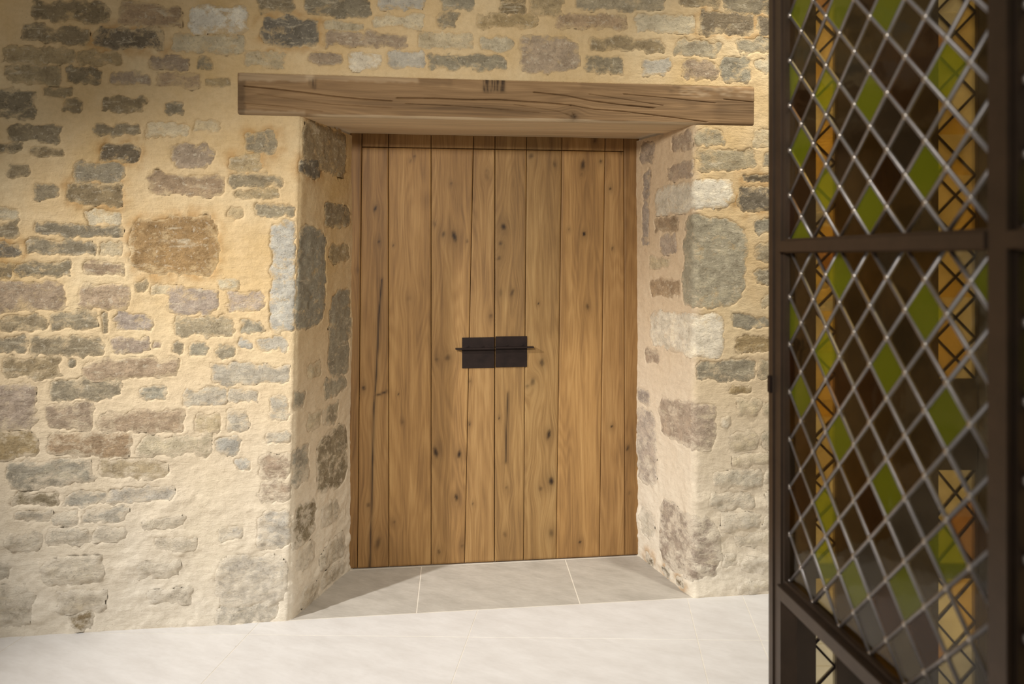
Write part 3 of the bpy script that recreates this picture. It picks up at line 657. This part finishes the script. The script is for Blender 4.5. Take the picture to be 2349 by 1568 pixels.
def patch(u0, v0, u1, v1, soft=5):
    x0, z0 = P(onY(u0, v1, 0)); x1, z1 = P(onY(u1, v0, 0)); s = soft/F*3.1
    n_ = .006*fbm(xx*30, zz*30, 2, u0)
    return sstep(x0-s, x0+s, xx+n_)*(1-sstep(x1-s, x1+s, xx+n_))*sstep(z0-s, z0+s, zz+n_)*(1-sstep(z1-s, z1+s, zz+n_))
hatch = .35+.65*sstep(-.2, .3, pn(xx*190, zz*12, 3))
kn = .85*patch(1108, 180, 1160, 212, 6)*hatch + .75*patch(709, 182, 726, 204, 4)*hatch + .45*patch(544, 186, 562, 262, 4)+.6*np.exp(-(kd/.013)**2)+.22*np.exp(-(kd/.035)**2)
kn = kn+.28*patch(1530, 196, 1690, 214, 8)*np.clip(.6+fbm(xx*25, zz*50, 2, 4), 0, 1.2)+.18*patch(1330, 190, 1560, 204, 6)+.25*patch(960, 184, 1040, 196, 6)+.2*patch(1640, 214, 1732, 284, 14)
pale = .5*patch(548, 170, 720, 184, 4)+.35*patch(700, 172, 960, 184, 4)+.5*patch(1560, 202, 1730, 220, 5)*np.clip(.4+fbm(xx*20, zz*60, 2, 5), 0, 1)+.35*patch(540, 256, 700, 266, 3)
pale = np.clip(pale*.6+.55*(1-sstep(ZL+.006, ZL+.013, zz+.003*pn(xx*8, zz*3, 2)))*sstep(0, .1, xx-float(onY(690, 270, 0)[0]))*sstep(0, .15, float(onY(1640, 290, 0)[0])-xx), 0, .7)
yf = -.005-hh
edge = (np.minimum(zz-ZL, 9)); ch = np.clip(1-edge/.010, 0, 1); yf = yf+.010*ch**1.5
edge = ZT-zz; ch = np.clip(1-edge/.006, 0, 1); yf = yf+.004*ch
V = np.stack([xx, yf, zz], -1).reshape(-1, 3); Fs = grid_faces(len(zs), len(xs)); nc, nr = len(xs), len(zs); n1 = xx.size
ring = np.array([j for j in range(nc)] + [r_*nc+nc-1 for r_ in range(1, nr)] + [(nr-1)*nc+j for j in range(nc-2, -1, -1)] + [r_*nc for r_ in range(nr-2, 0, -1)])
m = len(ring); i = np.arange(m); j = (i+1) % m
b1 = V[ring].copy(); b1[:, 1] = .010; b2 = b1.copy(); b2[:, 1] = .235; bk = np.concatenate([b1, b2])
Fs = np.concatenate([Fs, np.stack([ring[j], ring[i], n1+i, n1+j], 1), np.stack([n1+j, n1+i, n1+m+i, n1+m+j], 1)])
at = lambda q, b: np.concatenate([q.ravel(), b])
gb = np.concatenate([gxl.ravel()[ring]+.01, gxl.ravel()[ring]+.24])
o = mesh_from('beam', np.concatenate([V, bk]), Fs, M_BEAM, None, False,
              {'gx': at(gxl, gb), 'gl': at(xx*.6, np.tile(xx.ravel()[ring]*.6, 2)), 'knot': at(kn, np.zeros(2*m)), 'pale': at(pale, np.zeros(2*m)+1.0)}, (1, 1, 1, 1))  # underside painted paler than the front, standing in for floor bounce
reparent(o, lint)
def wood_box(name, x0, x1, y0, y1, z0, z1, parent, tone):
    ys = np.linspace(y0, y1, 14); xq = np.linspace(x0, x1, 60)
    bm_v, bm_f, gx, gl = [], [], [], []
    X, Y = np.meshgrid(xq, ys)
    Z = z0+.002*fbm(X*3, Y*22, 3, 4); Z[0] += .003; Z[-1] += .003
    V = np.stack([X, Y, Z], -1).reshape(-1, 3); f = grid_faces(14, 60)[:, ::-1]
    n_ = len(V); top = V.copy(); top[:, 2] = z1
    rg = np.array([j for j in range(60)]+[r_*60+59 for r_ in range(1, 14)]+[13*60+j for j in range(58, -1, -1)]+[r_*60 for r_ in range(12, 0, -1)])
    tv = V[rg].copy(); tv[:, 2] = z1; m_ = len(rg); i_ = np.arange(m_); j_ = (i_+1) % m_
    f = np.concatenate([f, np.stack([rg[i_], rg[j_], n_+j_, n_+i_], 1)])
    g_ = (Y.ravel()+.01*X.ravel())
    ob = mesh_from(name, np.concatenate([V, tv]), f, M_BEAM, None, False, {'gx': np.concatenate([g_, g_[rg]]), 'gl': np.concatenate([X.ravel()*.6, X.ravel()[rg]*.6]),
                   'knot': np.zeros(n_+m_), 'pale': np.zeros(n_+m_)+.8}, tone)  # soffit paled here too, bounce light put into the wood colour
    reparent(ob, parent); return ob
wood_box('inner_beam', XLl+.15, XLr-.15, .243, YD+.05, ZL+.012, ZT, lint, (1.0, .98, .95, 1))

# ------------------------------------------------------------------ leaded glass screen
D1 = 2.0; DD, EE = -.0306*D1, 5.5/F*D1           # depth and sideways step of one half pane
X1 = (1813-CX)/F*D1
HW = math.hypot(DD, EE); AX = np.array([EE, DD])/HW      # along the panel, towards the camera
NX = np.array([AX[1], -AX[0]]) if AX[1] < 0 else np.array([-AX[1], AX[0]])
if NX[0] > 0: NX = -NX                            # visible face
def sp(a, n, z):                                  # screen coordinates -> world
    X, Y = X1+AX[0]*a+NX[0]*n, D1+AX[1]*a+NX[1]*n
    return np.array([*c2w(X, Y), z])
def zpix(v): return EYE-(v-HZ)/F*D1
W = 12*HW
base = sp(0, 0, 0)
scr = empty('leaded_glass_screen', tuple(base), label='bronze framed screen of leaded diamond panes, some olive green, standing before the wall', category='screen')
def sbox(name, a0, a1, n0, n1, z0, z1, mat=M_BRONZE, parent=None, bev=.002):
    o = sp(a0, n0, z0); ob = bev_box(name, o, sp(a1, n0, z0)-o, sp(a0, n1, z0)-o, (0, 0, z1-z0), mat, parent or scr, bev); return ob
ZU0, ZU1, ZLo, ZLt = zpix(551), zpix(551)+7*103/F*D1, zpix(1334), zpix(572)
TOP = ZU1+.05
GAP = .062
bays = [(0.0, W), (W+GAP, W+GAP+W)]
sbox('stile', -.050, -.012, -.026, .021, 0, TOP)
sbox('glazing_bead', -.012, .0, -.012, .016, ZLo-.02, ZU1+.01)
sbox('door_post', -.078, -.050, -.030, .0255, 0, TOP)
sbox('stile', W+.008, W+GAP-.008, -.026, .026, 0, TOP)
sbox('glazing_bead', W, W+.008, -.012, .016, ZLo-.02, ZU1+.01)
sbox('glazing_bead', W+GAP-.008, W+GAP, -.012, .016, ZLo-.02, ZU1+.01)
sbox('stile', 2*W+GAP, 2*W+GAP+.05, -.026, .03, 0, TOP)
for a0, a1 in bays:
    sbox('rail', a0-.012 if a0 == 0 else a0-.008, a1+.008, -.02, .030, ZU0-.018-.014, ZU0-.002)
    sbox('glazing_bead', a0, a1, -.012, .016, ZU0-.002, ZU0+.004, bev=.001)
    sbox('glazing_bead', a0, a1, -.012, .016, ZLt-.010, ZLt-.003, bev=.001)
    sbox('rail', a0-.012 if a0 == 0 else a0-.008, a1+.008, -.02, .034, ZLo-.045, ZLo-.008)
    sbox('glazing_bead', a0, a1, -.012, .016, ZLo-.008, ZLo+.004, bev=.001)
    sbox('rail', a0-.01, a1+.008, -.02, .03, ZU1, ZU1+.05)
    sbox('rail', a0-.01, a1+.008, -.02, .03, .005, .06)
zlk = zpix(889); lk = sbox('latch_plate', -.072, -.054, .0255, .032, zlk-.024, zlk+.024, M_IRON); lk['label'] = 'small dark latch plate'

GREENS = [(1830,20),(1922,10),(2035,25),(1814,195),(1900,200),(2003,218),(2180,160),(1840,340),(1905,430),(2003,480),(2130,410),(1838,520),(1937,640),(2122,712),(1824,740),(1908,812),
          (2050,845),(1848,908),(1945,990),(2192,950),(1905,1155),(2060,1115),(1880,1300),(1975,1350),(2100,1375),(2200,1285),(2250,660),(2345,880),(2340,430)]
def sproj(a, z):
    X, Y = X1+AX[0]*a, D1+AX[1]*a; return CX+F*X/Y, HZ-(z-EYE)*F/Y
r3 = np.random.RandomState(21)
cells = []
for bi, (a0, a1) in enumerate(bays):
    for (z0, z1, H) in ((ZU0, ZU1, 103/F*D1), (ZLo, ZLt, (ZLt-ZLo)/7)):
        for i in range(0, 13):
            for k in range(-1, 17):
                if (i+k) % 2 == 0: continue
                ca, cz = a0+i*HW, z0+k*H/2
                poly = [np.array(q) for q in ((ca-HW, cz), (ca, cz-H/2), (ca+HW, cz), (ca, cz+H/2))]
                for fn in (lambda q: q[0]-a0, lambda q: a1-q[0], lambda q: q[1]-z0, lambda q: z1-q[1]):
                    poly = clip_poly(poly, fn)
                    if len(poly) < 3: break
                if len(poly) < 3: continue
                c_ = sum(poly)/len(poly)
                ar = abs(sum(poly[q][0]*poly[(q+1) % len(poly)][1]-poly[(q+1) % len(poly)][0]*poly[q][1] for q in range(len(poly))))/2
                if ar < 2e-4: continue
                cells.append(dict(poly=poly, c=c_, px=sproj(*c_), bay=bi))
green = set()
for g in GREENS:
    ds = [math.hypot((c['px'][0]-g[0])*1.6, c['px'][1]-g[1]) for c in cells]
    green.add(int(np.argmin(ds)))
for q, c in enumerate(cells):
    if c['bay'] == 1 and r3.rand() < .12: green.add(q)
for q, c in enumerate(cells):
    m_ = M_GREEN if q in green else PANES[(0, 0, 1, 1, 2, 3, 4, 4)[r3.randint(8)]]
    tx, tz = r3.uniform(-.018, .018, 2); n = len(c['poly'])
    f_ = lambda pt, off: sp(pt[0], off+(pt[0]-c['c'][0])*tx+(pt[1]-c['c'][1])*tz, pt[1])
    vv = [f_(p, .0015) for p in c['poly']]+[f_(p, -.0015) for p in c['poly']]
    fs = [tuple(range(n)), tuple(range(2*n-1, n-1, -1))]+[(k, (k+1) % n, n+(k+1) % n, n+k) for k in range(n)]
    o = mesh_from('pane', vv, fs, m_, None); reparent(o, scr)
    if q in green: o['label'] = 'olive green diamond pane'
def came(a, za, b, zb):
    p0, p1 = np.array([a, za]), np.array([b, zb]); dl = p1-p0; L = np.linalg.norm(dl)
    if L < .02: return
    t = dl/L; s = np.array([-t[1], t[0]]); prof = [(-.0048, 0), (-.0042, .0028), (-.0018, .0045), (.0018, .0045), (.0042, .0028), (.0048, 0), (.0036, -.0028), (0, -.0045), (-.0036, -.0028)]
    m_ = len(prof); vv = []
    for e_ in (p0, p1):
        for w_, n_ in prof:
            q = e_+s*w_; vv.append(sp(q[0], n_, q[1]))
    fs = [(k, (k+1) % m_, m_+(k+1) % m_, m_+k) for k in range(m_)]+[tuple(range(m_))[::-1], tuple(range(m_, 2*m_))]
    reparent(mesh_from('lead_came', vv, fs, M_LEAD, None, True), scr)
sv, sf = [], []
def solder(a, z):
    b0 = len(sv); rings = [(.0072, .001), (.0062, .0048), (.0030, .0062)]
    for sgn in (1, -1):
        b1 = len(sv)
        for r_, n_ in rings:
            for k in range(8):
                t = k*math.pi/4; sv.append(sp(a+r_*math.cos(t), sgn*n_, z+r_*1.25*math.sin(t)))
        for r_ in range(2):
            for k in range(8): sf.append((b1+r_*8+k, b1+r_*8+(k+1) % 8, b1+r_*8+8+(k+1) % 8, b1+r_*8+8+k))
        sf.append(tuple(b1+16+k for k in range(8)))
for (a0, a1) in bays:
    for (z0, z1, H) in ((ZU0, ZU1, 103/F*D1), (ZLo, ZLt, (ZLt-ZLo)/7)):
        k_ = H/(2*HW); hgt = z1-z0
        for sg in (1, -1):
            for c in range(-14, 16):
                # z = z0 + c*H + sg*k*(a-a0)
                zs_ = lambda a: z0+c*H+sg*k_*(a-a0)
                al, ah = a0, a1
                if sg > 0: al = max(al, a0+(z0-(z0+c*H))/k_); ah = min(ah, a0+(z1-(z0+c*H))/k_)
                else: al = max(al, a0+((z0+c*H)-z1)/k_); ah = min(ah, a0+((z0+c*H)-z0)/k_)
                if ah-al > .02: came(al, zs_(al), ah, zs_(ah))
        for i in range(0, 13):
            for k in range(0, 15):
                if (i+k) % 2 == 0 and z0-.001 <= z0+k*H/2 <= z1+.001: solder(a0+i*HW, z0+k*H/2)
so = mesh_from('solder_joints', sv, sf, M_SOLDER, None, True); so['kind'] = 'stuff'; reparent(so, scr)

# ------------------------------------------------------------------ second screen behind: dark boards with narrow stained lights
DB = 2.34
def bp_(X, n, z): return np.array([*c2w(X, DB+n), z])
scr2 = empty('stained_glass_screen', tuple(bp_(1.4, 0, 0)), label='dark boarded screen with narrow amber lights crossed by black leading, behind the diamond screen', category='screen')
def bbox(name, xa, xb_, n0, n1, z0, z1, mat=M_DARK, bev=.002):
    o = bp_(xa, n0, z0); return bev_box(name, o, bp_(xb_, n0, z0)-o, bp_(xa, n1, z0)-o, (0, 0, z1-z0), mat, scr2, bev)
uX = lambda u: (u-CX)/F*DB
zB = lambda v: EYE-(v-HZ)/F*DB
LIGHTS = [(uX(1867), uX(1915)), (uX(2146), uX(2236)), (uX(2336), uX(2400))]
edges_ = [uX(1822)]+[q for l in LIGHTS for q in l]+[uX(2400)+.12]
BT = 2.55
for a, b in zip(edges_[0::2], edges_[1::2]): bbox('board', a, b, -.018, .018, 0, BT)
zbar = zB(1308)
def light(xa, xb_, z0, z1, dbl):
    w = xb_-xa; H = w if not dbl else w*1.05; names = ['cream', 'cream', 'cream', 'straw', 'cream', 'cream']
    n = max(1, int(round((z1-z0)/H))); H = (z1-z0)/n
    def pane(poly, nm):
        vv = [bp_(x, -.002, z) for x, z in poly]+[bp_(x, .002, z) for x, z in poly]; m_ = len(poly)
        o = mesh_from('amber_pane', vv, [tuple(range(m_)), tuple(range(2*m_-1, m_-1, -1))]+[(k, (k+1) % m_, m_+(k+1) % m_, m_+k) for k in range(m_)], AMB[nm]); reparent(o, scr2)
    def bar(x0, za, x1, zb):
        dl = np.array([x1-x0, zb-za]); L = np.linalg.norm(dl); s = np.array([-dl[1], dl[0]])/L*.0034
        vv = []
        for n_ in (-.005, .005):
            for (x, z, g) in ((x0, za, 1), (x1, zb, 1), (x1, zb, -1), (x0, za, -1)): vv.append(bp_(x+s[0]*g, n_, z+s[1]*g))
        o = mesh_from('lead_bar', vv, BOXF, M_IRON); reparent(o, scr2)
    flip = r3.randint(2)
    for k in range(n):
        za, zb_ = z0+k*H, z0+(k+1)*H
        pick = lambda: names[r3.randint(6)]
        if dbl:
            mx, mz = (xa+xb_)/2, (za+zb_)/2
            pane([(xa, za), (mx, mz), (xa, zb_)], pick()); pane([(xb_, za), (xb_, zb_), (mx, mz)], pick())
            pane([(xa, za), (xb_, za), (mx, mz)], pick()); pane([(xa, zb_), (mx, mz), (xb_, zb_)], pick())
            bar(xa, za, xb_, zb_); bar(xb_, za, xa, zb_)
        else:
            if (k+flip) % 2: pane([(xa, za), (xb_, za), (xb_, zb_)], pick()); pane([(xa, za), (xb_, zb_), (xa, zb_)], pick()); bar(xa, za, xb_, zb_)
            else: pane([(xa, za), (xb_, za), (xa, zb_)], pick()); pane([(xb_, za), (xb_, zb_), (xa, zb_)], pick()); bar(xb_, za, xa, zb_)
for q, (xa, xb_) in enumerate(LIGHTS):
    bbox('cross_board', xa-.001, xb_+.001, -.014, .014, zbar-.02, zbar+.02)
    bbox('cross_board', xa-.001, xb_+.001, -.014, .014, 0, .04)
    bbox('cross_board', xa-.001, xb_+.001, -.014, .014, BT-.05, BT)
    if q == 1:
        bbox('cross_board', xa-.001, xb_+.001, -.014, .014, zB(1075), zB(868))
        light(xa, xb_, .04, zbar-.02, True); light(xa, xb_, zbar+.02, zB(1075), True); light(xa, xb_, zB(868), BT-.05, True)
    else:
        light(xa, xb_, .04, zbar-.02, False); light(xa, xb_, zbar+.02, BT-.05, False)
